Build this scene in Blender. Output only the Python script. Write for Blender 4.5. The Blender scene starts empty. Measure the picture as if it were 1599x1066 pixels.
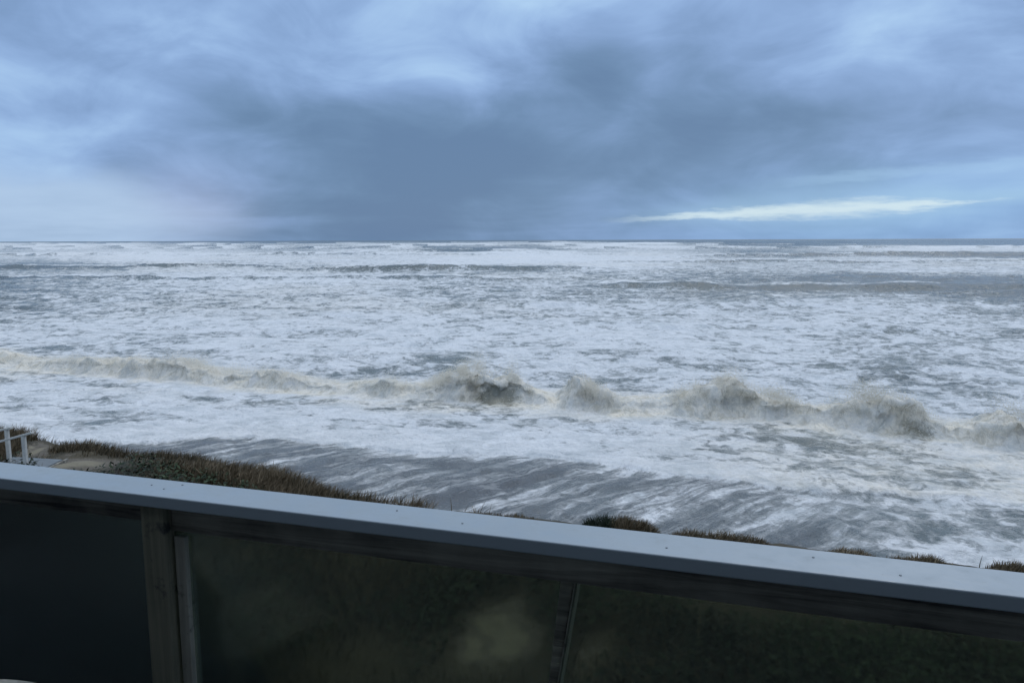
import bpy, bmesh, math, random
import numpy as np
from mathutils import Vector, Matrix
R = math.radians
sc = bpy.context.scene
COL = sc.collection
# ------------------------------------------------------------------ camera
CAMZ = 9.0
F, IW, IH = 1186.0, 1599.0, 1066.0
PITCH, ROLL = R(7.6), R(0.18)
cd = bpy.data.cameras.new('camera'); cam = bpy.data.objects.new('camera', cd); COL.objects.link(cam)
cd.sensor_width = 36.0; cd.lens = 36.0*F/IW; cd.clip_start = 0.05; cd.clip_end = 60000
cam.matrix_world = Matrix.Translation((0, 0, CAMZ)) @ Matrix.Rotation(R(90)-PITCH, 4, 'X') @ Matrix.Rotation(-ROLL, 4, 'Z')
sc.camera = cam
sc.render.resolution_x = 1024; sc.render.resolution_y = 682
sc.view_settings.view_transform = 'Standard'; sc.view_settings.look = 'None'
sc.view_settings.exposure = 0.0; sc.view_settings.gamma = 1.0
sc.render.engine = 'CYCLES'
sc.cycles.max_bounces = 8; sc.cycles.transparent_max_bounces = 12

def ray(px, py):
    u = px-IW/2; v = -(py-IH/2)
    u, v = u*math.cos(ROLL)+v*math.sin(ROLL), -u*math.sin(ROLL)+v*math.cos(ROLL)
    return (u, F*math.cos(PITCH)+v*math.sin(PITCH), -F*math.sin(PITCH)+v*math.cos(PITCH))
def at(px, py, z):
    """the point of height z that the photograph shows at this pixel"""
    d = ray(px, py); k = (z-CAMZ)/d[2]
    return Vector((d[0]*k, d[1]*k, z))
def proj(x, y, z):
    z = z-CAMZ
    f = y*math.cos(PITCH)-z*math.sin(PITCH); v = y*math.sin(PITCH)+z*math.cos(PITCH)
    u = x/f*F; v = v/f*F
    u, v = u*math.cos(ROLL)-v*math.sin(ROLL), u*math.sin(ROLL)+v*math.cos(ROLL)
    return u+IW/2, IH/2-v

# ------------------------------------------------------------------ node expressions
class X:
    def __init__(s, nt, v): s.nt = nt; s.v = v
    def _m(s, op, *a, clamp=False):
        n = s.nt.nodes.new('ShaderNodeMath'); n.operation = op; n.use_clamp = clamp
        for i, q in enumerate((s,)+a):
            q = q.v if isinstance(q, X) else q
            if isinstance(q, (int, float)): n.inputs[i].default_value = q
            else: s.nt.links.new(q, n.inputs[i])
        return X(s.nt, n.outputs[0])
    def __add__(s, o): return s._m('ADD', o)
    __radd__ = __add__
    def __sub__(s, o): return s._m('SUBTRACT', o)
    def __rsub__(s, o): return (s*-1.0)+o
    def __mul__(s, o): return s._m('MULTIPLY', o)
    __rmul__ = __mul__
    def __truediv__(s, o): return s._m('DIVIDE', o)
    def clamp(s): return s._m('ADD', 0.0, clamp=True)
    def max(s, o): return s._m('MAXIMUM', o)
    def min(s, o): return s._m('MINIMUM', o)
    def sq(s): return s*s
    def abs(s): return s._m('ABSOLUTE')
    def pow(s, o): return s._m('POWER', o)
    def exp(s): return s._m('EXPONENT')
    def sstep(s, a, b, lo=0.0, hi=1.0):
        n = s.nt.nodes.new('ShaderNodeMapRange'); n.interpolation_type = 'SMOOTHSTEP'
        s.nt.links.new(s.v, n.inputs[0])
        for i, q in enumerate((a, b, lo, hi)): 
            if isinstance(q, X): s.nt.links.new(q.v, n.inputs[i+1])
            else: n.inputs[i+1].default_value = q
        return X(s.nt, n.outputs[0])
def lnk(nt, v, inp):
    v = v.v if isinstance(v, X) else v
    if isinstance(v, bpy.types.NodeSocket): nt.links.new(v, inp)
    else: inp.default_value = (*v, 1) if isinstance(v, tuple) and len(v) == 3 and inp.type == 'RGBA' else v
def noise(nt, vec, scale, detail=4, rough=.55, dist=0, out=0):
    n = nt.nodes.new('ShaderNodeTexNoise'); n.inputs['Scale'].default_value = scale
    n.inputs['Detail'].default_value = detail; n.inputs['Roughness'].default_value = rough
    n.inputs['Distortion'].default_value = dist
    lnk(nt, vec, n.inputs['Vector']); return X(nt, n.outputs[out])
def sepxyz(nt, vec):
    n = nt.nodes.new('ShaderNodeSeparateXYZ'); lnk(nt, vec, n.inputs[0]); return [X(nt, o) for o in n.outputs]
def comb(nt, x, y, z=0.0):
    n = nt.nodes.new('ShaderNodeCombineXYZ')
    for i, q in enumerate((x, y, z)): lnk(nt, q, n.inputs[i])
    return n.outputs[0]
def mix(nt, f, a, b):
    n = nt.nodes.new('ShaderNodeMix'); n.data_type = 'RGBA'
    lnk(nt, f, n.inputs[0]); lnk(nt, a, n.inputs[6]); lnk(nt, b, n.inputs[7]); return n.outputs[2]
def attr(nt, name):
    n = nt.nodes.new('ShaderNodeAttribute'); n.attribute_name = name; return X(nt, n.outputs['Fac'])

# ------------------------------------------------------------------ world: nishita sky behind a broken storm cloud deck
SUN_EL, SUN_AZ = R(46), R(28)          # azimuth from +Y towards +X
w = bpy.data.worlds.new('World'); sc.world = w; w.use_nodes = True
nt = w.node_tree; nt.nodes.clear()
out = nt.nodes.new('ShaderNodeOutputWorld'); bg = nt.nodes.new('ShaderNodeBackground')
nt.links.new(bg.outputs[0], out.inputs[0]); bg.inputs[1].default_value = 0.1
sky = nt.nodes.new('ShaderNodeTexSky'); sky.sky_type = 'NISHITA'; sky.sun_disc = False
sky.sun_elevation = SUN_EL; sky.sun_rotation = SUN_AZ
tc = nt.nodes.new('ShaderNodeTexCoord')
dx, dy, dz = sepxyz(nt, tc.outputs['Generated'])
az = dx._m('ARCTAN2', dy)*57.2958
el = dz._m('ARCSINE')*57.2958
flat = comb(nt, dx/(dz.max(0)+.11), dy/(dz.max(0)+.11), 3.1)
wn = noise(nt, comb(nt, az*.07, el*.16, 1.0), 1.0, 3, .5, 0, 1)
wsp = nt.nodes.new('ShaderNodeSeparateColor'); nt.links.new(wn.v, wsp.inputs[0])
wx = X(nt, wsp.outputs[0])-.5; wy = X(nt, wsp.outputs[1])-.5
A = az+wx*13.0; E = el+wy*5.0
def g(a0, e0, sa, se, rot=0.0, warp=1.0):
    aa = (az+wx*(13.0*warp))-a0; ee = (el+wy*(5.0*warp))-e0
    c, s = math.cos(R(rot)), math.sin(R(rot))
    p = (aa*c+ee*s)/sa; q = (ee*c-aa*s)/se
    return ((p.sq()+q.sq())*-1.0).exp()
n1 = noise(nt, flat, .50, 6, .48, .5)-.5
n2 = noise(nt, flat, 1.7, 5, .5, .2)-.5
n3 = noise(nt, comb(nt, az*.05, el*.13, 7.0), 1.0, 5, .55, .5)-.5
n5 = noise(nt, comb(nt, az*.11+3.0, el*.22, 4.0), 1.0, 6, .55, .7)-.5
b = .51+n1*.75+n2*.16+n3*.7+n5*.75
b = b+g(5, 18.8, 12, 4.5)*.40+g(-3, 12.6, 3.2, 1.0, -15)*.16+g(-33, 9, 12, 5)*.34+g(24, 14, 9, 4)*.10+g(-14, 17, 10, 3)*.06
b = b-g(-7, 3.5, 13, 5.5)*.56-g(7, 11.0, 5, 2.6, -8)*.34-g(14, 7.2, 15, 2.6, 4)*.32-g(-1, 6.0, 8, 3)*.12-g(31, 12.5, 6, 2.4)*.16-g(-16, 9.0, 8, 1.3, -8)*.16+g(10.5, 12.5, 1.6, 5, -12, .6)*.10
b = b+g(28, 2.5, 12, 4.2)*.22
ramp = nt.nodes.new('ShaderNodeValToRGB'); cr = ramp.color_ramp; cr.interpolation = 'B_SPLINE'
stops = [(0, (.122, .212, .370)), (.25, (.150, .258, .425)), (.5, (.225, .355, .605)), (.72, (.315, .485, .790)), (1, (.48, .70, .93))]
cr.elements[0].position = 0; cr.elements[0].color = (*stops[0][1], 1)
cr.elements[1].position = 1; cr.elements[1].color = (*stops[-1][1], 1)
for p_, c_ in stops[1:-1]:
    e_ = cr.elements.new(p_); e_.color = (*c_, 1)
nt.links.new(b.clamp().v, ramp.inputs[0])
col = ramp.outputs[0]
# pale clearing low on the left, with a faint pink edge
shaft = (az+wx*5.0).sstep(-28.0, -17.0, 1.0, 0.0)
lowl = el.sstep(1.0, 8.5, 1.0, 0.0)
col = mix(nt, (shaft*(el+wy*4.0+n3*4.0+(az+34.0)*.13).sstep(3.4, 6.2, 1.0, 0.0)*(.88+n2*.5+n3*.5)).clamp(), col, (.43, .585, .80))
col = mix(nt, (g(-22.5, 2.6, 3.6, 2.6, 0, .3)*.25).clamp(), col, (.50, .53, .72))
# horizontal light opening low on the right
col = mix(nt, (g(27, 1.6, 17, 3.2, 3, .15)*.55).clamp(), col, (.20, .41, .70))
ec = (az-10.5)*.040+1.55+wy*.35
th = (az-9.0).sstep(0, 16.0, .20, .62)*(az-29.5+wx*2.0).sstep(-6.0, 3.5, 1.0, .2)
n4 = noise(nt, comb(nt, az*.42, el*2.6, 2.0), 1.0, 6, .62)-.5
band = ((el-ec+n4*1.1)/th).abs().sstep(.0, 1.5, 1.0, 0.0)*(az+wx*3.0).sstep(6.0, 15.0)*(az+n4*8.0).sstep(28.5, 33.0, 1.0, .0)
halo = ((el-ec-.2)/(th*3.0)).sq()*-1.0
col = mix(nt, (halo.exp()*az.sstep(6, 16)*az.sstep(32, 40, 1.0, 0.0)*.42).clamp(), col, (.36, .58, .78))
col = mix(nt, (band*.82).clamp(), col, (.68, .83, .89))
band2 = ((el-(az*.05+3.0)+n4*.9)/.35).abs().sstep(.2, 1.6, 1.0, 0.0)*az.sstep(16, 24)*az.sstep(34, 40, 1.0, 0.0)
col = mix(nt, (band2*.35).clamp(), col, (.38, .60, .85))
# brighter, whiter deck overhead (above the frame)
col = mix(nt, el.sstep(19.0, 48.0, 0.0, .9), col, (.89, 1.02, 1.21))
sca = nt.nodes.new('ShaderNodeVectorMath'); sca.operation = 'SCALE'; sca.inputs['Scale'].default_value = 10.0
nt.links.new(col, sca.inputs[0])
fin = mix(nt, .965, sky.outputs[0], sca.outputs[0])
nt.links.new(fin, bg.inputs[0])

sl = bpy.data.lights.new('sun', 'SUN'); sun = bpy.data.objects.new('sun', sl); COL.objects.link(sun)
sl.energy = 0.9; sl.angle = R(16); sl.color = (1, .97, .90)
sdir = Vector((math.sin(SUN_AZ)*math.cos(SUN_EL), math.cos(SUN_AZ)*math.cos(SUN_EL), math.sin(SUN_EL)))
sun.rotation_euler = sdir.to_track_quat('Z', 'Y').to_euler(); sun.location = sdir*50

# ------------------------------------------------------------------ helpers
rng = np.random.default_rng(7)
_T = rng.random((8, 256, 256)).astype(np.float32)
def vn(x, y, s=0):
    xi = np.floor(x).astype(np.int64); yi = np.floor(y).astype(np.int64)
    fx = x-xi; fy = y-yi; fx = fx*fx*(3-2*fx); fy = fy*fy*(3-2*fy)
    t = _T[s % 8]; a = xi & 255; c = yi & 255; a1 = (a+1) & 255; c1 = (c+1) & 255
    return (t[a, c]*(1-fx)+t[a1, c]*fx)*(1-fy)+(t[a, c1]*(1-fx)+t[a1, c1]*fx)*fy
def fbm(x, y, o=5, s=0, r=.5):
    v = 0; a = 1; n = 0
    for i in range(o):
        v = v+a*(vn(x+37.3*i, y-19.7*i, s+i)-.5); n += a; a *= r
        x, y = (x*.8-y*.6)*2.03, (x*.6+y*.8)*2.03
    return v/n*2
def ss(x, a, b):
    t = np.clip((x-a)/(b-a), 0, 1); return t*t*(3-2*t)
def npmesh(name, V, Fc, n, mat, smooth=True, parent=None, attrs={}):
    me = bpy.data.meshes.new(name); nf = len(Fc)
    me.vertices.add(len(V)); me.vertices.foreach_set('co', np.ascontiguousarray(V, dtype=np.float32).ravel())
    me.loops.add(nf*n); me.loops.foreach_set('vertex_index', np.ascontiguousarray(Fc, dtype=np.int32).ravel())
    me.polygons.add(nf); me.polygons.foreach_set('loop_start', np.arange(0, nf*n, n, dtype=np.int32))
    if smooth: me.polygons.foreach_set('use_smooth', np.ones(nf, dtype=bool))
    for k, a in attrs.items():
        at_ = me.attributes.new(k, 'FLOAT', 'POINT'); at_.data.foreach_set('value', np.ascontiguousarray(a, dtype=np.float32).ravel())
    me.update(calc_edges=True); me.materials.append(mat)
    o = bpy.data.objects.new(name, me); COL.objects.link(o); o.parent = parent; return o
def tag(o, label=None, cat=None, group=None, kind=None):
    if label: o['label'] = label
    if cat: o['category'] = cat
    if group: o['group'] = group
    if kind: o['kind'] = kind
    return o
def empty(name, loc, rz=0):
    o = bpy.data.objects.new(name, None); COL.objects.link(o); o.location = loc; o.rotation_euler.z = rz
    o.empty_display_size = .1; return o
def obj(name, bm, mat, parent=None, bev=0.0, smooth=False):
    bmesh.ops.recalc_face_normals(bm, faces=list(bm.faces))
    if bev: bmesh.ops.bevel(bm, geom=list(bm.edges), offset=bev, segments=2, profile=.5, affect='EDGES', clamp_overlap=True)
    me = bpy.data.meshes.new(name); bm.to_mesh(me); bm.free(); me.materials.append(mat)
    if smooth: me.polygons.foreach_set('use_smooth', [True]*len(me.polygons))
    o = bpy.data.objects.new(name, me); COL.objects.link(o); o.parent = parent; return o
def box(bm, x0, x1, y0, y1, z0, z1):
    vs = [bm.verts.new((x, y, z)) for x in (x0, x1) for y in (y0, y1) for z in (z0, z1)]
    for f in ((0, 1, 3, 2), (4, 6, 7, 5), (0, 4, 5, 1), (2, 3, 7, 6), (0, 2, 6, 4), (1, 5, 7, 3)): bm.faces.new([vs[i] for i in f])
    return vs
def beam(bm, a, b_, wd, ht, up=Vector((0, 0, 1))):
    a = Vector(a); b_ = Vector(b_); d = (b_-a).normalized(); s = d.cross(up).normalized(); u = s.cross(d)
    vs = []
    for p in (a, b_):
        for i, j in ((-1, -1), (1, -1), (1, 1), (-1, 1)): vs.append(bm.verts.new(p+s*(i*wd/2)+u*(j*ht/2)))
    for f in ((3, 2, 1, 0), (4, 5, 6, 7), (0, 1, 5, 4), (1, 2, 6, 5), (2, 3, 7, 6), (3, 0, 4, 7)): bm.faces.new([vs[i] for i in f])
def mat(name):
    m = bpy.data.materials.new(name); m.use_nodes = True; nt = m.node_tree
    bs = nt.nodes['Principled BSDF']; tc = nt.nodes.new('ShaderNodeTexCoord'); return m, nt, bs, tc
def bump(nt, bs, h, dist, strength=1.0):
    n = nt.nodes.new('ShaderNodeBump'); n.inputs['Distance'].default_value = dist; n.inputs['Strength'].default_value = strength
    lnk(nt, h, n.inputs['Height']); lnk(nt, n.outputs[0], bs.inputs['Normal'])

# ------------------------------------------------------------------ materials
def water_mat():
    m, nt, bs, tc = mat('sea_water_and_foam')
    P = nt.nodes.new('ShaderNodeNewGeometry').outputs['Position']
    x, y, z = sepxyz(nt, P)
    foam = attr(nt, 'foam'); tint = attr(nt, 'tint'); swash = attr(nt, 'swash')
    wv = noise(nt, P, .5, 3, .5, 0, 1)
    a = noise(nt, P, 1.05, 8, .62, .9)
    b2 = noise(nt, P, .24, 8, .60, 1.0)
    # stretched streaks of the backwash
    sx = x*.76+y*.65; sy = y*.76-x*.65
    st = noise(nt, comb(nt, sx*.22, sy*1.7, 0.0), 1.0, 10, .70, .6)
    n_ = a*.50+b2*.50
    n_ = n_*(1.0-swash*.60)+st*(swash*.60)
    rd = noise(nt, P, 1.5, 5, .62, .7); rd2 = noise(nt, comb(nt, sx*.55, sy*1.5, 0.0), 2.0, 5, .62, .8)
    rd3 = noise(nt, P, 2.3, 4, .6, 1.0); lace = ((rd3-.5).abs()*-16.0+1.0).clamp()
    tint = (tint*(noise(nt, P, .8, 5, .6)*1.7-.05)).clamp()
    fil = ((rd-.5).abs()*-11.0+1.0).clamp()*(1.0-swash)+((rd2-.5).abs()*-11.0+1.0).clamp()*swash
    u = ((n_-.5)*5.2+.5)-fil*(foam*.48-.06)*(1.0-swash*.25)-lace*y.sstep(22.0, 52.0, .20, .0)*foam
    m_ = (foam*1.42-.33-u).sstep(-.40, .40)
    fine = noise(nt, P, 7.0, 6, .7, .3)
    m_ = (m_+(fine-.5)*.45*(1.0-(m_*2.0-1.0).abs())).clamp()
    deep = mix(nt, tint.clamp(), (.082, .108, .112), (.27, .255, .20))
    film = (foam.sstep(.15, .85)*.62*(1.0-tint)+(noise(nt, P, .12, 5, .6)-.5)*.8*(1.0-swash)).clamp()
    deep = mix(nt, film, mix(nt, swash, deep, (.125, .135, .142)), (.30, .345, .35))  # backwash base colour lightened to stand in for its wet reflection
    fo = mix(nt, tint.clamp(), (.74, .765, .79), (.76, .705, .60))
    chn = noise(nt, comb(nt, x, y*.6, z*.45), 2.6, 9, .68, 1.1); fo = mix(nt, ((1.0-chn.sstep(.40, .54))*tint*.50).clamp(), fo, (.33, .295, .205))
    thick = noise(nt, P, .55, 9, .68, .8); fo = mix(nt, thick.sstep(.36, .56, .42, 0.0), fo, (.36, .41, .43))
    fo = mix(nt, fine.sstep(.32, .6), mix(nt, .32, fo, (.36, .39, .405)), fo)
    lnk(nt, mix(nt, m_, deep, fo), bs.inputs['Base Color'])
    lnk(nt, m_.sstep(0, .6, .22, .85), bs.inputs['Roughness'])
    bs.inputs['IOR'].default_value = 1.33
    lnk(nt, m_.sstep(0, .7, .5, .12), bs.inputs['Specular IOR Level'])
    h = noise(nt, P, 1.3, 8, .66, .5)*.55+m_*.16+noise(nt, P, 9.0, 5, .65)*.09
    bump(nt, bs, h, .55, 1.0)
    bn = [q for q in nt.nodes if q.type == 'BUMP'][0]; lnk(nt, tint.sstep(0, .9, 1.0, .6), bn.inputs['Strength'])
    return m
def wood_mat(name, c1, c2, scale=(1.5, 60, 60), rough=.8, bmp=.002, spots=None):
    m, nt, bs, tc = mat(name)
    mp = nt.nodes.new('ShaderNodeMapping'); nt.links.new(tc.outputs['Object'], mp.inputs[0]); mp.inputs['Scale'].default_value = scale
    a = noise(nt, mp.outputs[0], 1, 6, .6, 1.2); b_ = noise(nt, tc.outputs['Object'], 4, 4, .6)
    f = ((a-.5)*2.2+(b_-.5)*1.2+.5).clamp()
    c = mix(nt, f, c1, c2)
    if spots:
        s_ = noise(nt, tc.outputs['Object'], 9, 5, .7); c = mix(nt, s_.sstep(.58, .72), c, spots)
    lnk(nt, c, bs.inputs['Base Color']); bs.inputs['Roughness'].default_value = rough
    bump(nt, bs, a, bmp); return m
def cap_mat():
    m, nt, bs, tc = mat('grey_painted_timber')
    o = tc.outputs['Object']
    a = noise(nt, o, 2.2, 5, .6); b_ = noise(nt, o, 60, 4, .7); c_ = noise(nt, o, 14, 4, .6)
    c = mix(nt, ((a-.5)*1.8+.5).clamp(), (.265, .33, .385), (.315, .378, .43))
    c = mix(nt, (c_.sstep(.60, .74)*.35), c, (.25, .29, .31))
    c = mix(nt, b_.sstep(.66, .74)*.4, c, (.17, .19, .2))
    lnk(nt, c, bs.inputs['Base Color']); lnk(nt, c_.sstep(.3, .7, .38, .6), bs.inputs['Roughness'])
    bump(nt, bs, b_*.3+c_, .0012); return m
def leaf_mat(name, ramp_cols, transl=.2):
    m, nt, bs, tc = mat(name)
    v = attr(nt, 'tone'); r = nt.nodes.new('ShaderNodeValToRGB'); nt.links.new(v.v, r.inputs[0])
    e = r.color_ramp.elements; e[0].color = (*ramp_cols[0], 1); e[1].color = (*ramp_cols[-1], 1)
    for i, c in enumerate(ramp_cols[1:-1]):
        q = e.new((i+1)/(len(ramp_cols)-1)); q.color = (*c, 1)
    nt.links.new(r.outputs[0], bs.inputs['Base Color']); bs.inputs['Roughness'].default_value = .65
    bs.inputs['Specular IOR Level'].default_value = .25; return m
def ground_mat():
    m, nt, bs, tc = mat('dune_sand_and_litter')
    P = nt.nodes.new('ShaderNodeNewGeometry').outputs['Position']
    sand = attr(nt, 'sand')
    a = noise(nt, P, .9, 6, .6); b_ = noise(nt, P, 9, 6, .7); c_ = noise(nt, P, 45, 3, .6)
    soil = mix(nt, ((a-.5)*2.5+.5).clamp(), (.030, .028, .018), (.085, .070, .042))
    sd = mix(nt, ((b_-.5)*2+.5).clamp(), (.075, .066, .052), (.15, .132, .105))
    sd = mix(nt, sand.sstep(.8, 1.05), sd, (.20, .18, .13))
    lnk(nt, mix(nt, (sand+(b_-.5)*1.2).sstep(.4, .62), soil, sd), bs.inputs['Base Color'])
    bs.inputs['Roughness'].default_value = .95; bump(nt, bs, b_+c_*.3, .05); return m
def glass_mat():
    m, nt, bs, tc = mat('smoked_salt_hazed_glass')
    nt.nodes.remove(bs); o = nt.nodes['Material Output']
    rf = nt.nodes.new('ShaderNodeBsdfRefraction'); rf.inputs['IOR'].default_value = 1.04; rf.inputs['Roughness'].default_value = .17
    rf.inputs['Color'].default_value = (.52, .56, .49, 1)
    tr = nt.nodes.new('ShaderNodeBsdfTransparent'); tr.inputs[0].default_value = (.47, .51, .44, 1)
    gl = nt.nodes.new('ShaderNodeBsdfGlossy'); gl.inputs['Roughness'].default_value = .12; gl.inputs[0].default_value = (.9, .95, 1, 1)
    dif = nt.nodes.new('ShaderNodeBsdfDiffuse'); dif.inputs[0].default_value = (.10, .12, .12, 1)
    fr = nt.nodes.new('ShaderNodeFresnel'); fr.inputs[0].default_value = 1.45
    m1 = nt.nodes.new('ShaderNodeMixShader'); m1.inputs[0].default_value = .22; nt.links.new(rf.outputs[0], m1.inputs[1]); nt.links.new(tr.outputs[0], m1.inputs[2])
    g_ = noise(nt, tc.outputs['Object'], 3, 5, .6, .5)
    m0 = nt.nodes.new('ShaderNodeMixShader'); lnk(nt, g_.sstep(.35, .8, .0, .09), m0.inputs[0]); nt.links.new(m1.outputs[0], m0.inputs[1]); nt.links.new(dif.outputs[0], m0.inputs[2])
    m2 = nt.nodes.new('ShaderNodeMixShader'); nt.links.new(fr.outputs[0], m2.inputs[0]); nt.links.new(m0.outputs[0], m2.inputs[1]); nt.links.new(gl.outputs[0], m2.inputs[2])
    nt.links.new(m2.outputs[0], o.inputs[0]); return m
def plain(name, c, rough=.7, metal=0):
    m, nt, bs, tc = mat(name); a = noise(nt, tc.outputs['Object'], 8, 5, .6)
    lnk(nt, mix(nt, a, tuple(v*.8 for v in c), tuple(min(1, v*1.2) for v in c)), bs.inputs['Base Color'])
    bs.inputs['Roughness'].default_value = rough; bs.inputs['Metallic'].default_value = metal; return m
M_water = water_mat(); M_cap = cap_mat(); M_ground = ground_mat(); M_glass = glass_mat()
M_dark = wood_mat('dark_weathered_timber', (.030, .030, .030), (.42, .40, .34), (.9, 26, 26), .85, .006)
M_post = wood_mat('green_grey_timber', (.115, .118, .085), (.23, .222, .165), (40, 40, 1.4), .85, .003, (.05, .055, .05))
M_stop = wood_mat('pale_bare_timber', (.22, .22, .19), (.44, .43, .38), (50, 50, 1.2), .85, .002, (.07, .07, .065))
M_white = wood_mat('worn_white_timber', (.42, .42, .39), (.62, .62, .58), (20, 20, 20), .7, .002)
M_plank = wood_mat('blue_grey_planks', (.11, .13, .145), (.19, .215, .23), (2, 18, 18), .8, .003)
M_screw = plain('dull_screw_head', (.17, .21, .24), .6, .0)
M_wall = plain('dark_shingle', (.12, .125, .13), .9)
M_grass = leaf_mat('dune_grass', [(.016, .020, .010), (.070, .056, .031), (.15, .112, .066), (.29, .23, .15)])
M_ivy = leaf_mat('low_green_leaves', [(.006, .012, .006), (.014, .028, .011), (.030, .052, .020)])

# ------------------------------------------------------------------ sea
SEA0 = 0.0
def poly_from_px(pts, z):
    q = [at(px, py, z) for px, py in pts]; xs = np.array([p.x for p in q]); ys = np.array([p.y for p in q]); return xs, ys
def lin(x, xs, ys, s0, s1):
    r = np.interp(x, xs, ys)
    r = np.where(x < xs[0], ys[0]+(x-xs[0])*s0, r); return np.where(x > xs[-1], ys[-1]+(x-xs[-1])*s1, r)
bpx = [0, 300, 500, 740, 900, 1150, 1350, 1599]
BX, BY = poly_from_px(list(zip(bpx, [572, 597, 614, 628, 640, 648, 674, 703])), .35)
fpts = [(0, 690), (200, 692), (340, 684), (450, 683), (520, 690), (600, 698), (740, 708), (870, 712), (960, 729), (1100, 745), (1270, 765), (1440, 778), (1599, 790)]
FX, FY = poly_from_px(fpts, .85)
apx = [0, 60, 130, 200, 280, 340, 400, 470, 530, 600, 650, 700, 745, 800, 845, 872, 900, 935, 985, 1040, 1090, 1150, 1200, 1240, 1300, 1350, 1400, 1450, 1500, 1545, 1599]
apv = [.55, .5, .8, .85, 1.15, .65, 1.05, .6, .35, .75, .45, 1.35, 1.75, 1.5, .6, .3, 1.35, 1.2, .5, .45, 1.25, 1.75, 1.15, 1.1, .6, 1.3, 1.65, 1.2, .6, .75, 1.35]
AXW = np.interp(apx, bpx, BX)
TY = [376, 378, 381, 386, 392, 398, 404, 412, 418, 424, 432, 445, 460, 480, 500, 520, 540, 560, 590, 620, 650, 680, 720, 760, 800, 900]
TX = [0, 200, 400, 600, 700, 800, 1000, 1200, 1300, 1400, 1500, 1599]
TT = np.array([
 [.20, .2, .2, .15, .15, .15, .15, .1, .1, .1, .1, .1],
 [.30, .3, .25, .3, .3, .3, .3, .1, .1, .1, .05, .05],
 [.80, .8, .9, .9, .9, .9, .95, .5, .3, .3, .15, .1],
 [.75, .7, .85, .7, .3, .4, .85, .9, .95, .95, .95, .95],
 [.70, .7, .8, .95, .25, .35, .7, .75, .8, .9, .8, .8],
 [.90, .9, .9, .9, .9, .9, .85, .8, .4, .2, .2, .2],
 [.70, .8, .85, .85, .9, .9, .9, .9, .9, .95, .95, .95],
 [.45, .45, .6, .8, .9, .9, .9, .8, .75, .8, .8, .85],
 [.35, .45, .5, .6, .6, .5, .85, .8, .8, .85, .9, .9],
 [.60, .6, .6, .5, .5, .3, .7, .75, .8, .85, .8, .85],
 [.60, .6, .6, .6, .65, .65, .7, .6, .4, .35, .3, .35],
 [.50, .6, .65, .65, .65, .65, .65, .55, .45, .3, .2, .15],
 [.55, .6, .65, .65, .65, .65, .55, .6, .7, .6, .45, .25],
 [.60, .65, .65, .7, .7, .7, .7, .75, .8, .8, .75, .65],
 [.65, .8, .85, .85, .8, .75, .75, .8, .85, .8, .75, .75],
 [.80, .85, .85, .85, .85, .85, .85, .85, .8, .75, .75, .75],
 [.70, .8, .85, .85, .85, .85, .85, .85, .7, .65, .7, .7],
 [.60, .7, .8, .6, .6, .8, .8, .75, .7, .7, .7, .7],
 [.80, .8, .8, .7, .6, .75, .7, .75, .75, .7, .65, .7],
 [.85, .85, .8, .75, .7, .7, .7, .75, .75, .75, .75, .7],
 [.90, .9, .85, .8, .8, .8, .78, .75, .75, .72, .8, .8],
 [.92, .92, .92, .9, .9, .9, .85, .75, .65, .6, .65, .8],
 [.92, .92, .92, .92, .92, .9, .88, .78, .75, .75, .75, .78],
 [.9, .9, .9, .9, .9, .9, .85, .82, .82, .8, .82, .85],
 [.8, .8, .8, .8, .8, .8, .7, .65, .65, .65, .7, .75],
 [.8, .8, .8, .8, .8, .8, .7, .65, .65, .65, .65, .7]])
def table(px, py):
    px = np.clip(px, 0, 1599); py = np.clip(py, 376, 900)
    j = np.clip(np.searchsorted(TX, px, 'right')-1, 0, len(TX)-2); i = np.clip(np.searchsorted(TY, py, 'right')-1, 0, len(TY)-2)
    X_ = np.array(TX, float); Y_ = np.array(TY, float)
    u = (px-X_[j])/(X_[j+1]-X_[j]); v = (py-Y_[i])/(Y_[i+1]-Y_[i]); u = u*u*(3-2*u)
    return (TT[i, j]*(1-u)+TT[i, j+1]*u)*(1-v)+(TT[i+1, j]*(1-u)+TT[i+1, j+1]*u)*v
def swell(x, y, y0, amp, front, back, x0, x1, tilt, seed):
    """one shoreward-moving wave: steep front, long back"""
    yc = y0+tilt*x+fbm(x/(y0*.16), y*0+seed, 3, seed)*y0*.05
    s = y-yc; L = y0*.12
    a = amp*ss(x, x0-L, x0+L)*(1-ss(x, x1-L, x1+L))*(1+.45*fbm(x/(y0*.07), y*0+3.3*seed, 3, seed))
    return a*np.where(s < 0, np.exp(-(s/front)**2), np.exp(-(s/back)**2)), s
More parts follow.
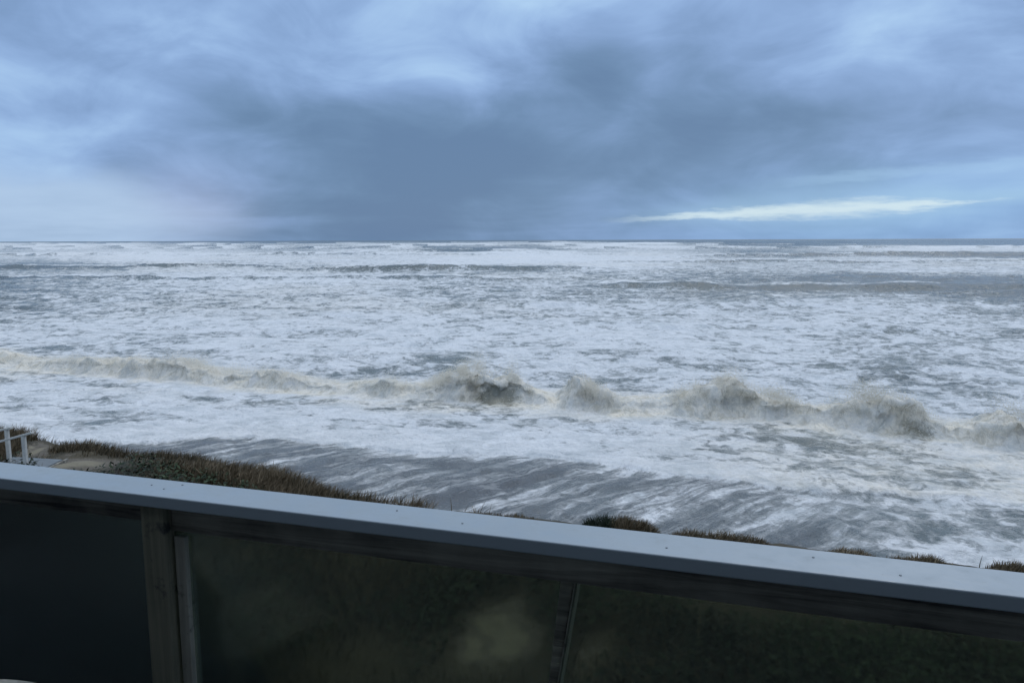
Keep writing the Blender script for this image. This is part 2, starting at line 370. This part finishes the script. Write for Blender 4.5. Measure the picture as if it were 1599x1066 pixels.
def build_sea():
    segs = [np.arange(13.0, 27, .10), np.arange(27, 58, .095)]
    d = 58.0; k = []
    while d < 9000: k.append(d); d *= 1.0+max(.0022, min(.03, (d-50)*.00003+.0018))
    dd = np.concatenate(segs+[np.array(k)])
    az_ = np.radians(np.linspace(-52, 50, 1180))
    D, AZ = np.meshgrid(dd, az_, indexing='ij')
    x = D*np.sin(AZ); y = D*np.cos(AZ)
    yb = lin(x, BX, BY, -.50, -.34); s = (y-yb)*.93
    yf = lin(x, FX, FY, -.25, -.3); sf = (y-yf)*.93+fbm(x*.35, y*.35, 4, 2)*.5
    px, py = proj(x, y, 0*x+np.clip(1.0-.02*(y-24), 0, 1))
    foam = table(px+fbm(x/(D*.05), y/(D*.12)+5, 4, 1)*45, py+fbm(x/(D*.06), y/(D*.1)+9, 4, 3)*np.clip((py-374)*.16, 0, 7))
    far = ss(D, 60, 200)
    foam = foam-.05-.05*far-.05*ss(D, 250, 500)+far*.48*fbm(x/(D*.30+8), y/(D*.085+2.0), 5, 4)+.22*fbm(x/6.0, y/4.5, 4, 5)*(1-far*.7)
    z = SEA0+.35*(1-ss(s, 4, 30))
    # chop
    nearw = ss(s, 1, 10)
    z += nearw*(.55*fbm(x/13.0, y/6.0, 3, 3)*(1-ss(D, 300, 500))+.28*fbm(x/7.0, y/3.6, 5, 1)+.16*fbm(x/2.0, y/1.1, 4, 6)*(1-ss(D, 150, 400)))
    z += ss(D, 100, 500)*.7*fbm(x/45.0, y/18.0, 5, 2)*(1-ss(D, 3000, 8000)*.5)
    # rows of waves out to the horizon
    waves = [(84, .30, 1.5, 6, -60, 90, -.30, 2), (106, .45, 2.0, 9, -90, 95, -.2, 3), (150, 1.0, 4, 14, 15, 190, -.12, 4), (176, .7, 3, 14, -160, 10, -.05, 5),
             (232, 1.5, 3.5, 22, -70, 22, -.02, 6), (262, 1.3, 4, 22, -260, -75, .0, 7), (300, 1.0, 4, 25, 20, 300, -.03, 1), (400, 1.9, 5, 40, 90, 500, -.02, 2),
             (470, 1.8, 5, 45, -500, 60, .0, 3), (600, 2.4, 6, 60, -130, 20, .0, 4), (720, 2.6, 7, 60, 20, 900, .0, 5), (860, 2.8, 8, 60, -900, -60, .0, 6),
             (1150, 2.8, 10, 90, -1200, 500, .0, 7), (1700, 2.6, 14, 120, -1500, 1800, 0, 1), (2600, 3.0, 30, 200, -2500, 2500, 0, 2), (4200, 3.4, 50, 300, -4000, 4000, 0, 3)]
    for y0, a, fr, bk, x0, x1, tl, sd in waves:
        h, sw = swell(x, y, y0, a, fr, bk, x0, x1, tl, sd); z += h
        if y0 > 140: foam = foam-.42*np.clip(h/a, 0, 1)*((sw < 0)*(sw > -2.2*fr))+.35*np.clip(h/a, 0, 1)*np.exp(-((sw-fr*.5)/(fr*.9))**2)
    # the near breaker: a ragged bore
    A_ = np.interp(x, AXW, apv); A_ = np.where(x < AXW[0], .8, A_)
    sj = s+fbm(x*.55, y*.1, 3, 3)*.8
    rise = ss(sj, -.25, 1.15); back = np.exp(-(np.clip(sj-1.2, 0, None)/(2.2))**1.5)
    body = rise*back
    lump = fbm(x*.85, y*.85, 5, 2, .5); lump2 = fbm(x*3.4, y*3.4, 4, 5, .6)
    env = ss(sj, -1.6, .6)*(1-ss(sj, 2.0, 6))
    z += A_*body*(.86+.50*lump)+env*(A_*.16*lump+.07*A_*lump2)
    # foam sheet ahead of the breaker, its front edge, and the backwash climbing the beach
    z += (1-ss(D, 55, 75))*.10*fbm(x/.9, y/.6, 4, 5)+(1-ss(s, -3, 1))*(.10*fbm(x/1.6, y/1.1, 5, 7)+.05)+.55*(1-ss(sf, -4, 9))
    z += .07*ss(sf, -.12, .12)*(1-ss(sf, 2, 7))
    sw_ = 1-ss(sf, -.06, .08)
    u_ = x*.76+y*.65; v_ = y*.76-x*.65
    z += sw_*(.05*fbm(u_*.2, v_*1.3, 5, 3)+.10*fbm(x/5, y/5, 3, 1))
    # displaced sideways so the bore is lumpy, not a height field
    ex = env*A_
    xx = x+ex*.40*fbm(x*1.1+9, y*1.1, 3, 6); yy = y+ex*.45*fbm(x*1.0, y*1.0+4, 3, 7)-ex*.35*ss(body, .55, .95)
    swv = np.interp(px, [0, 300, 900, 1050, 1200, 1400, 1599], [.47, .41, .41, .46, .55, .60, .63])
    edge = np.exp(-((sf-.7)/.9)**2)*(1-ss(px, 1000, 1350))*.8
    streakfade = (1-ss(px, 1150, 1500))
    foam = foam*(1-sw_)+swv*sw_+(.1*fbm(x/3.0, y/3.0, 4, 1)+(.10+.34*ss(-sf, 1, 5))*fbm(u_*.11, v_*.8, 4, 2)-.12*np.exp(-(sf/1.6)**2)*(1-ss(px, 1000, 1350))+.03)*sw_+edge
    face = np.exp(-((sj-.2)/.9)**2)
    al = x*.93-y*.36; foam = foam+ss(s, -16, -9)*(1-ss(s, -2, 1))*.30*fbm(al/5.0, s/.9, 5, 6)
    holl = np.exp(-((x-np.interp(765, bpx, BX))/1.5)**2)+.45*np.exp(-((x-np.interp(1425, bpx, BX))/1.3)**2)
    foam = foam+.42*env-face*(.12*ss(A_, .5, 1.4)*(.4+3.2*lump)+.70*holl)+.15*env*ss(z, 1.2, 1.9)
    tint = np.clip(env*1.0+.9*np.exp(-(np.clip(-s, 0, None)/3.2)**2)*(s < .5)*ss(fbm(x/4, y/3, 4, 4), -.25, .4), 0, 1)
    tint = np.maximum(tint, .5*ss(px, 900, 1400)*(s < 0)*(1-sw_))
    tint = tint+.18*ss(fbm(x/40, y/25, 4, 2), 0, .5)*(1-ss(D, 300, 900))
    V = np.stack([xx, yy, z], -1).reshape(-1, 3); n0, n1_ = D.shape
    i = np.arange(n0-1)[:, None]*n1_+np.arange(n1_-1)[None, :]
    Fq = np.stack([i, i+1, i+n1_+1, i+n1_], -1).reshape(-1, 4)[:, ::-1]
    o = npmesh('water', V, Fq, 4, M_water, attrs=dict(foam=np.clip(foam, 0, 1.05), tint=tint, swash=sw_*streakfade))
    tag(o, kind='structure')
    zc = z  # crest heights for the spray
    return x, y, z, s, A_, env
build_sea()
# open sea beyond, to the horizon, as the same sheet further out
def far_sea():
    m, nt, bs, tc = mat('distant_sea'); P = nt.nodes.new('ShaderNodeNewGeometry').outputs['Position']
    a = noise(nt, P, .004, 5, .6); lnk(nt, mix(nt, a, (.045, .075, .09), (.09, .13, .15)), bs.inputs['Base Color']); bs.inputs['Roughness'].default_value = .5
    bm = bmesh.new(); L = 45000
    vs = [bm.verts.new(p) for p in ((-L, -300, -.9), (L, -300, -.9), (L, L, -.9), (-L, L, -.9))]; bm.faces.new(vs)
    tag(obj('sea_floor_and_far_water', bm, m), kind='structure')
far_sea()

# spray: droplets thrown up by the breaker
def flecks(P, r):
    o = np.array([(1, 1, 1), (-1, -1, 1), (-1, 1, -1), (1, -1, -1)], float)*.75
    f = np.array([(0, 2, 1), (0, 1, 3), (0, 3, 2), (1, 2, 3)])
    V = P[:, None, :]+o[None]*r[:, None, None]; Fc = f[None]+(np.arange(len(P))*4)[:, None, None]
    return V.reshape(-1, 3), Fc.reshape(-1, 3)
def spray():
    m, nt, bs, tc = mat('spray'); v = attr(nt, 'tone')
    lnk(nt, mix(nt, v, (.70, .66, .55), (.88, .85, .76)), bs.inputs['Base Color']); bs.inputs['Roughness'].default_value = .8
    n = 800000
    x = rng.uniform(-44, 26, n); A_ = np.interp(x, AXW, apv)
    cl = np.clip(fbm(x*.9, x*0+2, 4, 3)+.55, .08, 2)
    keep = rng.random(n) < np.clip(A_*A_*.42*cl, 0, 1); x = x[keep]; A_ = A_[keep]; n = len(x)
    yb = lin(x, BX, BY, -.50, -.34)-fbm(x*.55, yb_dummy(x), 3, 3)*.8
    h = np.abs(rng.normal(0, 1, n)); puff = .35+1.1*np.clip(fbm(x*1.1, x*0+7, 4, 5)+.35, 0, 1)
    y = yb+.9+rng.normal(0, .65, n)+h*.30*A_
    z = .35+A_*(.55+.42*rng.random(n)+h*.26*puff)
    lo = rng.random(n) < .05
    y = np.where(lo, yb+rng.normal(-.1, .5, n), y); z = np.where(lo, .45+A_*rng.random(n)**1.6*.9, z)
    x = x+rng.normal(0, .12, n)
    k = fbm(x*1.8+z*1.1, z*2.2-x*.3, 4, 1) > rng.uniform(-.75, .35, n)
    x, y, z = x[k], y[k], z[k]; n = len(x)
    r = rng.lognormal(math.log(.0095), .38, n).clip(.005, .022)
    V, Fc = flecks(np.stack([x, y, z], -1), r)
    o = npmesh('sea_spray', V, Fc, 3, m, smooth=True, attrs=dict(tone=np.repeat(rng.random(n), 4)))
    tag(o, 'beige white spray flying above the nearest breaking wave', 'sea spray', kind='stuff')
def yb_dummy(x): return lin(x, BX, BY, -.50, -.34)*.1
spray()

# ------------------------------------------------------------------ bank below the deck
epx = [(-200, 640), (0, 674), (60, 684), (100, 692), (200, 710), (300, 724), (400, 747), (500, 768), (640, 789), (780, 803), (920, 815), (1060, 829), (1180, 842), (1400, 865), (1599, 884), (1900, 914)]
EX, EY = poly_from_px(epx, 4.0)
def bank_h(x, y):
    ye = lin(x, EX, EY, -.3, -.3); t = (ye-y)*.93+fbm(x*.6, y*.6, 4, 2)*.22
    z = 4.0-3.9*ss(-t, 0, 2.4)-.08*ss(-t, -.4, 0)
    z = z+.22*fbm(x*.45, y*.45, 5, 3)*ss(t, -.5, 1)+.06*fbm(x*2, y*2, 3, 5)
    z = z+.7*np.exp(-((x+8.2)/2.6)**2-((y-15.3)/1.6)**2)*.45
    return z, t
def build_bank():
    xs = np.concatenate([np.linspace(-60, -22, 60), np.arange(-22, 16, .08), np.linspace(16, 50, 60)])
    ys = np.arange(-14, 48, .09)
    x, y = np.meshgrid(xs, ys, indexing='ij'); z, t = bank_h(x, y)
    px, py = proj(x, np.clip(y, 1, None), z); px = px+85*fbm(x*.9, y*.9, 5, 3); py = py+60*fbm(x*1.1, y*1.1, 5, 4)*ss(py, 760, 900)
    sand = np.zeros_like(x)
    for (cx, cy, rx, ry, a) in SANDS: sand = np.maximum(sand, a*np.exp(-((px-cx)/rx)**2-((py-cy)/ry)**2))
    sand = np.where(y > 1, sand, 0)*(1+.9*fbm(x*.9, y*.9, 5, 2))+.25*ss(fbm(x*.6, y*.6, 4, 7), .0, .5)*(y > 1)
    n1_ = x.shape[1]; i = np.arange(x.shape[0]-1)[:, None]*n1_+np.arange(n1_-1)[None, :]
    Fq = np.stack([i, i+n1_, i+n1_+1, i+1], -1).reshape(-1, 4)
    keep = (z > -.4).reshape(-1)[Fq].any(1)
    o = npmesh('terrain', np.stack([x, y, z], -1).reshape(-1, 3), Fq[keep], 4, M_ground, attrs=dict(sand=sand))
    tag(o, kind='structure')
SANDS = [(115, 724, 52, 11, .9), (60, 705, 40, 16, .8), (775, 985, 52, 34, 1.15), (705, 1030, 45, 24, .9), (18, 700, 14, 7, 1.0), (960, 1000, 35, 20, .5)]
build_bank()
def sandat(x, y, z):
    px, py = proj(x, np.clip(y, 1, None), z); px = px+85*fbm(x*.9, y*.9, 5, 3); py = py+60*fbm(x*1.1, y*1.1, 5, 4)*ss(py, 760, 900); s = 0*x
    for (cx, cy, rx, ry, a) in SANDS: s = np.maximum(s, a*np.exp(-((px-cx)/rx)**2-((py-cy)/ry)**2))
    return s*(1+.9*fbm(x*.9, y*.9, 5, 2))
def blades(P, h, lean_dir, lean, wd):
    """tapered, bending grass blades, 3 segments each"""
    n = len(P); a = rng.uniform(0, 2*math.pi, n); side = np.stack([np.cos(a), np.sin(a), 0*a], -1)
    V = []
    for k, (t, w_) in enumerate(((0, 1), (.4, .8), (.75, .5), (1, .08))):
        c = P+np.stack([np.cos(lean_dir)*lean*h*t**1.8, np.sin(lean_dir)*lean*h*t**1.8, h*t*(1-.25*lean*t)], -1)
        V += [c-side*(wd*w_)[:, None], c+side*(wd*w_)[:, None]]
    V = np.stack(V, 1); b0 = (np.arange(n)*8)[:, None]
    Fc = np.concatenate([b0+np.array([2*k, 2*k+1, 2*k+3, 2*k+2])[None] for k in range(3)])
    return V.reshape(-1, 3), Fc
def scatter(n, x0, x1, tmin, tmax):
    x = rng.uniform(x0, x1, n); ye = lin(x, EX, EY, -.3, -.3); y = ye-rng.uniform(tmin, tmax, n)
    z, t = bank_h(x, y); return x, y, z, t
def grass():
    # the continuous sward of the left bank and under the deck
    x, y, z, t = scatter(190000, -19, 9, -.6, 3.0)
    d = fbm(x*.8, y*.8, 4, 6); s = sandat(x, y, z)
    k = (d+.55-.95*ss(x, -3.6, -1.2)-1.6*s-.16*t > rng.uniform(-.2, 1.0, len(x))); x, y, z, t, d = [q[k] for q in (x, y, z, t, d)]; n = len(x)
    h = (.10+.23*rng.random(n))*(1+.7*d)*np.where(t < 1.2, 1, .55)*(1-.35*ss(x, -2.5, .5))
    V, Fc = blades(np.stack([x, y, z-.03], -1), h.clip(.05, .75), rng.normal(.2, 1.1, n), rng.uniform(.1, .9, n), rng.uniform(.004, .011, n))
    tone = np.clip(.52+.35*d+rng.normal(0, .2, n)-.12*(t > 1.3), 0, 1)
    tag(npmesh('dune_grass', V, Fc, 4, M_grass, attrs=dict(tone=np.repeat(tone, 8))), 'brown and straw dune grass along the edge of the bank on the left', 'grass', kind='stuff')
    # sparser growth behind the railing
    x = rng.uniform(-12, 10, 60000); y = rng.uniform(1.5, 14, 60000); z, t = bank_h(x, y); s = sandat(x, y, z); d = fbm(x*.7, y*.7, 4, 1)
    k = (t > .7) & (d+.3-.6*ss(x, -.2, 1.5)-1.7*s > rng.uniform(-.3, .9, len(x))); x, y, z, d = [q[k] for q in (x, y, z, d)]; n = len(x)
    V, Fc = blades(np.stack([x, y, z-.03], -1), rng.uniform(.12, .5, n), rng.uniform(-3.1, 3.1, n), rng.uniform(.2, .9, n), rng.uniform(.005, .013, n))
    tag(npmesh('rough_grass', V, Fc, 4, M_grass, attrs=dict(tone=np.repeat(np.clip(.3+.5*d+rng.normal(0, .2, n), 0, 1), 8))), 'rough grass on the ground seen darkly through the railing glass', 'grass', kind='stuff')
    # low green leaves
    x = rng.uniform(-14, 9, 260000); y = rng.uniform(1.5, 17, 260000); z, t = bank_h(x, y); s = sandat(x, y, z); d = fbm(x*.5+3, y*.5, 4, 4)
    k = (t > .95+1.7*ss(x, -1, 3)) & (t < 12) & (d+.25+.35*ss(x, .5, 3)-1.8*s > rng.uniform(-.1, .9, len(x))); x, y, z, d = [q[k] for q in (x, y, z, d)]; n = len(x)
    hh = rng.random(n)*(.12+.25*np.clip(d+.4, 0, 1)); a = rng.uniform(0, 6.28, n); ti = rng.normal(0, .5, n)
    L = rng.uniform(.025, .06, n); u = np.stack([np.cos(a), np.sin(a), ti], -1)*L[:, None]; v = np.stack([-np.sin(a), np.cos(a), rng.normal(0, .4, n)], -1)*(L*.55)[:, None]
    c = np.stack([x, y, z+hh], -1); V = np.stack([c-u, c+v, c+u, c-v], 1).reshape(-1, 3)
    Fc = (np.arange(n)*4)[:, None]+np.arange(4)[None]
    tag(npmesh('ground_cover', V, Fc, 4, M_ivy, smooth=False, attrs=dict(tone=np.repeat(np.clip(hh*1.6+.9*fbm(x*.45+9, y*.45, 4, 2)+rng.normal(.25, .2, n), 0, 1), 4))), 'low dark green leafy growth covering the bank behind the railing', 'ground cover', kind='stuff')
grass()
def tuft(px, py, wpx, hgt, n, tone0, label, green=False):
    c = at(px, py-5, 3.98); zz = float(bank_h(np.array([c.x]), np.array([c.y]))[0][0])
    r = wpx/F*c.y/2
    x = c.x+rng.uniform(-1.25, 1.25, n)*r; y = c.y+rng.normal(0, .16, n)+(c.x-x)*.28; z, t = bank_h(x, y)
    h = 1.0*hgt*(.55+.6*rng.random(n))*np.exp(-((x-c.x)/(r*1.15))**4)*(.75+.5*vn(x*4, x*0, 3))
    z = np.maximum(z, zz-.25)
    V, Fc = blades(np.stack([x, y, z-.04], -1)-np.array([[c.x, c.y, zz]]), h.clip(.05, 1), rng.normal(.3 if not green else 1.5, 1.0, n), rng.uniform(.1, .8, n), rng.uniform(.004, .010, n)*(1.6 if green else 1))
    o = npmesh('grass_tuft', V, Fc, 4, M_ivy if green else M_grass, attrs=dict(tone=np.repeat(np.clip(tone0+rng.normal(0, .18, n), 0, 1), 8)))
    o.location = (c.x, c.y, zz); tag(o, label, 'grass tuft', 'tufts standing up along the bank edge behind the cap rail')
tuft(934, 820, 40, .30, 700, .15, 'dark green leafy tuft at the left end of the row on the bank edge', True)
tuft(985, 825, 70, .26, 2300, .5, 'olive and brown tuft just right of the dark green one')
tuft(1120, 841, 120, .28, 2600, .52, 'broadest straw brown tuft in the middle of the row on the bank edge')
tuft(1330, 865, 60, .13, 900, .7, 'small sparse pale tuft right of the broad brown one')
tuft(1425, 876, 70, .17, 1200, .55, 'low olive tuft between the sparse pale one and the rightmost one')
tuft(1580, 893, 60, .18, 1100, .5, 'rightmost brown tuft at the edge of the frame above the rail')
tuft(790, 806, 110, .10, 900, .6, 'short thin tuft just above the middle of the cap rail')

# ------------------------------------------------------------------ beach stairs at far left
def stairs():
    t = empty('beach_stairs', at(30, 735, 3.7))
    inv = Matrix.Translation(-t.location)
    def part(name, build, m, bev=.006, parent=None):
        bm = bmesh.new(); build(bm); bm.transform(inv); return obj(name, bm, m, t, bev)
    zt = 4.95
    a1 = at(51, 675, zt); a0 = at(-60, 707, zt-.65)
    a0 = Vector((a1.x-2.6, a1.y+.5, 0)); a0.z = a1.z-.75
    part('handrail', lambda bm: beam(bm, a0, a1, .08, .045), M_white)
    b1 = at(18, 667.5, zt-.05); b0 = Vector((b1.x-2.6, b1.y+.5, b1.z-.62))
    part('handrail', lambda bm: beam(bm, b0, b1, .08, .045), M_white)
    p = a1+(a0-a1)*.09
    part('post', lambda bm: beam(bm, Vector((p.x, p.y, 3.6)), Vector((p.x, p.y, p.z-.027)), .075, .075, Vector((0, 1, 0))), M_white)
    q = b1+(b0-b1)*.05
    part('post', lambda bm: beam(bm, Vector((q.x, q.y, 3.6)), Vector((q.x, q.y, q.z-.027)), .075, .075, Vector((0, 1, 0))), M_white)
    for k in (1.15, 2.3):
        for e1, e0 in ((a1, a0), (b1, b0)):
            d = (e0-e1).normalized(); r_ = e1+d*k
            part('post', lambda bm: beam(bm, Vector((r_.x, r_.y, 3.2)), Vector((r_.x, r_.y, r_.z-.027)), .09, .09, Vector((0, 1, 0))), M_white)
    # stringer and treads
    for e in (a1, b1):
        part('stringer', lambda bm: beam(bm, Vector((e.x-.05, e.y, 4.02)), Vector((e.x-2.6, e.y+.5, 3.0)), .05, .26), M_white)
    for k in range(6):
        c = Vector((a1.x-.25-.4*k, (a1.y+b1.y)/2+.08*k, 4.02-.165*k))
        part('tread', lambda bm: beam(bm, c+Vector((0, (a1.y-b1.y)/2, 0)), c+Vector((0, (b1.y-a1.y)/2, 0)), .28, .04), M_plank)
    tag(t, 'weathered white stair rails going down to the beach at the far left', 'stairs')
    # landing of planks
    L = empty('boardwalk', at(70, 727, 4.12)); il = Matrix.Translation(-L.location)
    c0 = at(20, 716, 4.12); c1 = at(92, 716, 4.12)
    for k in range(7):
        bm = bmesh.new(); beam(bm, Vector((c0.x-.1, c0.y-.145*k+.1, 4.10)), Vector((c1.x+.1, c1.y-.145*k-.12, 4.10)), .135, .04); bm.transform(il)
        obj('plank', bm, M_plank, L, .004)
    bm = bmesh.new(); beam(bm, Vector((c1.x+.13, c1.y+.1, 4.0)), Vector((c1.x+.13, c1.y-1.1, 4.0)), .05, .2); bm.transform(il); obj('edge_board', bm, M_dark, L, .004)
    tag(L, 'blue grey plank landing at the top of the beach stairs', 'boardwalk')
stairs()

# ------------------------------------------------------------------ the deck and its railing
H = .77; RZ = CAMZ-H                                  # top of the cap
pb = [at(0, 720.5, RZ), at(1599, 893, RZ)]; pf = [at(0, 745, RZ), at(1599, 934, RZ)]
dirv = (pb[1]-pb[0]).normalized(); ang = math.atan2(dirv.y, dirv.x); nrm = Vector((-dirv.y, dirv.x, 0))
dist_f = (pf[0].dot(nrm)+pf[1].dot(nrm))/2; dist_b = (pb[0].dot(nrm)+pb[1].dot(nrm))/2
WD = dist_b-dist_f; print('cap width', WD, 'angle', math.degrees(ang), 'dist', dist_f)
# railing frame: local x along the rail, local y away from the house, z up; origin below the camera at the deck floor
DZ = RZ-1.07
rail = empty('deck_railing', (nrm.x*dist_f, nrm.y*dist_f, DZ), ang)
tag(rail, 'grey capped timber railing with dark smoked glass panels across the foreground', 'railing')
def along(px, py, off=0.0):
    """position along the rail of a pixel's ray on the vertical plane off metres behind the cap's front edge"""
    d = Vector(ray(px, py)); k = (dist_f+off)/d.dot(nrm); p = d*k; return p.dot(dirv), p.z+CAMZ-DZ
CT, CTH = 1.07, .038
seam = along(924, 868)[0]
for x0, x1 in ((-4.2, 2.6),):
    bm = bmesh.new(); box(bm, x0, x1, 0, WD, CT-CTH, CT)
    ed = [e for e in bm.edges if abs(e.verts[0].co.x-e.verts[1].co.x) > 1]
    bmesh.ops.bevel(bm, geom=ed, offset=.004, segments=3, profile=.5, affect='EDGES'); obj('cap_board', bm, M_cap, rail)
for px, py in ((237, 757), (256, 763), (285, 757), (722, 817), (1041, 855), (1406, 898), (1270, 870), (620, 797)):
    p = at(px, py, RZ); v = Vector((p.x, p.y, 0)); bm = bmesh.new()
    bmesh.ops.create_cone(bm, cap_ends=True, segments=14, radius1=.0033, radius2=.0028, depth=.0016, matrix=Matrix.Translation((v.dot(dirv), v.dot(nrm)-dist_f, CT+.0008)))
    obj('screw', bm, M_screw, rail)
YB = .045                                             # the rail board's face, set back under the cap
zl = along(100, 806, YB)[1]; zr = along(900, 921, YB)[1]; print('board bottom', zl, zr, 'post', along(225, 900, .01), along(262, 900, .01))
p0 = along(228, 930, .012)[0]; p1 = along(262, 930, .012)[0]
bm = bmesh.new(); box(bm, -4.2, p0-.002, YB, YB+.038, .965, CT-CTH-.001); obj('top_rail', bm, M_dark, rail, .003)
bm = bmesh.new(); box(bm, p1+.002, 2.6, YB, YB+.038, .945, CT-CTH-.001); obj('top_rail', bm, M_dark, rail, .003)
bm = bmesh.new(); box(bm, p0, p1, .012, .012+.089, -.25, CT-CTH-.001); obj('post', bm, M_post, rail, .004)
s0 = along(268, 930, .05)[0]; s1 = along(276, 930, .05)[0]; s2 = along(281, 930, .05)[0]; s3 = along(297, 930, .05)[0]
bm = bmesh.new(); box(bm, s0, s1, .055, .07, .02, .94); obj('glass_stop', bm, M_stop, rail, .002)
bm = bmesh.new(); box(bm, s2, s3, .040, .062, .02, .93); obj('glass_stop', bm, M_stop, rail, .003)
# slender leaning post under the middle of the rail
ta, tb = along(877, 925, YB+.05)[0], along(902, 925, YB+.05)[0]; ua, ub = along(857, 1066, YB+.05), along(872, 1066, YB+.05)[0]
zt_, zb_ = .95, ua[1]; ext = (zb_+.25)/(zt_-zb_)
def quadpost(xa, xb, xc, xd, y0, y1):
    bm = bmesh.new(); xc2, xd2 = xc+(xc-xa)*ext, xd+(xd-xb)*ext
    vs = [bm.verts.new(p) for p in ((xa, y0, zt_), (xb, y0, zt_), (xb, y1, zt_), (xa, y1, zt_), (xc2, y0, -.25), (xd2, y0, -.25), (xd2, y1, -.25), (xc2, y1, -.25))]
    for f in ((0, 1, 2, 3), (7, 6, 5, 4), (0, 4, 5, 1), (1, 5, 6, 2), (2, 6, 7, 3), (3, 7, 4, 0)): bm.faces.new([vs[i] for i in f])
    return bm
obj('post', quadpost(ta, tb-.004, ua[0], ub-.003, YB+.04, YB+.10), M_dark, rail, .004)
obj('edge_trim', quadpost(tb-.003, tb+.006, ub-.002, ub+.006, YB+.035, YB+.10), M_stop, rail, .001)
# glass panels and bottom rail
px0, px1 = p0, p1
def tilt(xt, xb, z): return xt+(xb-xt)*(zt_-z)/(zt_-zb_)
for xa, xb, xc, xd in ((-4.2, px0-.002, -4.2, px0-.002), (s0+.004, tilt(ta, ua[0], .96)+.006, s0+.004, tilt(ta, ua[0], .075)+.006), (tilt(tb, ub, .96)+.004, 2.6, tilt(tb, ub, .075)+.004, 2.6)):
    bm = bmesh.new(); vs = [bm.verts.new(p) for p in [(q, yy, zz) for yy in (YB+.012, YB+.018) for q, zz in ((xa, .96), (xb, .96), (xd, .075), (xc, .075))]]
    for f in ((0, 1, 2, 3), (7, 6, 5, 4), (0, 4, 5, 1), (1, 5, 6, 2), (2, 6, 7, 3), (3, 7, 4, 0)): bm.faces.new([vs[i] for i in f])
    obj('glass_panel', bm, M_glass, rail)
for x0, x1 in ((-4.2, px0-.002), (px1+.002, 2.6)):
    bm = bmesh.new(); box(bm, x0, x1, YB-.01, YB+.03, -.0, .073); obj('bottom_rail', bm, M_dark, rail, .003)

deck = empty('timber_deck', (nrm.x*dist_f, nrm.y*dist_f, DZ), ang); tag(deck, 'grey plank deck floor behind the railing, below the frame', 'deck')
y = .1
while y > -3.2:
    bm = bmesh.new(); box(bm, -4.2, 2.6, y-.138, y, -.04, -.002); obj('floor_board', bm, M_plank, deck, .003); y -= .145
bm = bmesh.new(); box(bm, -4.2, 2.6, .103, .143, -.28, -.003); obj('rim_joist', bm, M_dark, deck)
house = empty('unseen_house_shade', (nrm.x*dist_f, nrm.y*dist_f, DZ), ang); tag(house, 'dark shingled house wall and eave, unseen, added behind the viewer to shade the railing', 'house')  # unseen wall and eave, added to darken the railing's house-facing side
bm = bmesh.new(); box(bm, -9, 8, -3.5, -3.25, -7, 3.0); obj('wall', bm, M_wall, house)
bm = bmesh.new(); box(bm, -9, 8, -3.9, -1.0, 3.0, 3.2); obj('roof', bm, M_wall, house)

# chair whose top just shows in the lower left corner
def chair():
    c = at(-34, 1072, DZ+.62); t = empty('patio_chair', (c.x, c.y, DZ), ang+.5)
    tag(t, 'weathered pale slatted chair back just entering the bottom left corner', 'chair')
    bm = bmesh.new(); n = 14; W_ = .46
    vs = []
    for i in range(n+1):
        u = -1+2*i/n; xx = u*W_/2; zt = .635-.07*u*u
        vs.append([bm.verts.new((xx, yy, zz)) for yy, zz in ((-.012, .585-.05*u*u), (.012, .585-.05*u*u), (.012, zt), (-.012, zt))])
    for i in range(n):
        for k in range(4): bm.faces.new((vs[i][k], vs[i+1][k], vs[i+1][(k+1) % 4], vs[i][(k+1) % 4]))
    bm.faces.new(vs[0]); bm.faces.new(vs[-1][::-1]); bmesh.ops.recalc_face_normals(bm, faces=bm.faces); obj('top_slat', bm, M_stop, t, .003)
    for i in range(6):
        xx = -.18+.072*i; bm = bmesh.new(); box(bm, xx-.024, xx+.024, -.008, .008, .30, .588-.05*(xx/.23)**2-.003); obj('slat', bm, M_stop, t, .002)
    bm = bmesh.new(); box(bm, -.24, .24, -.46, -.012, .28, .305); obj('seat', bm, M_stop, t, .004)
    for sx in (-1, 1):
        for yy in (-.43, -.05):
            bm = bmesh.new(); box(bm, sx*.21-.022, sx*.21+.022, yy-.022, yy+.022, 0, .279); obj('leg', bm, M_stop, t, .003)
chair()
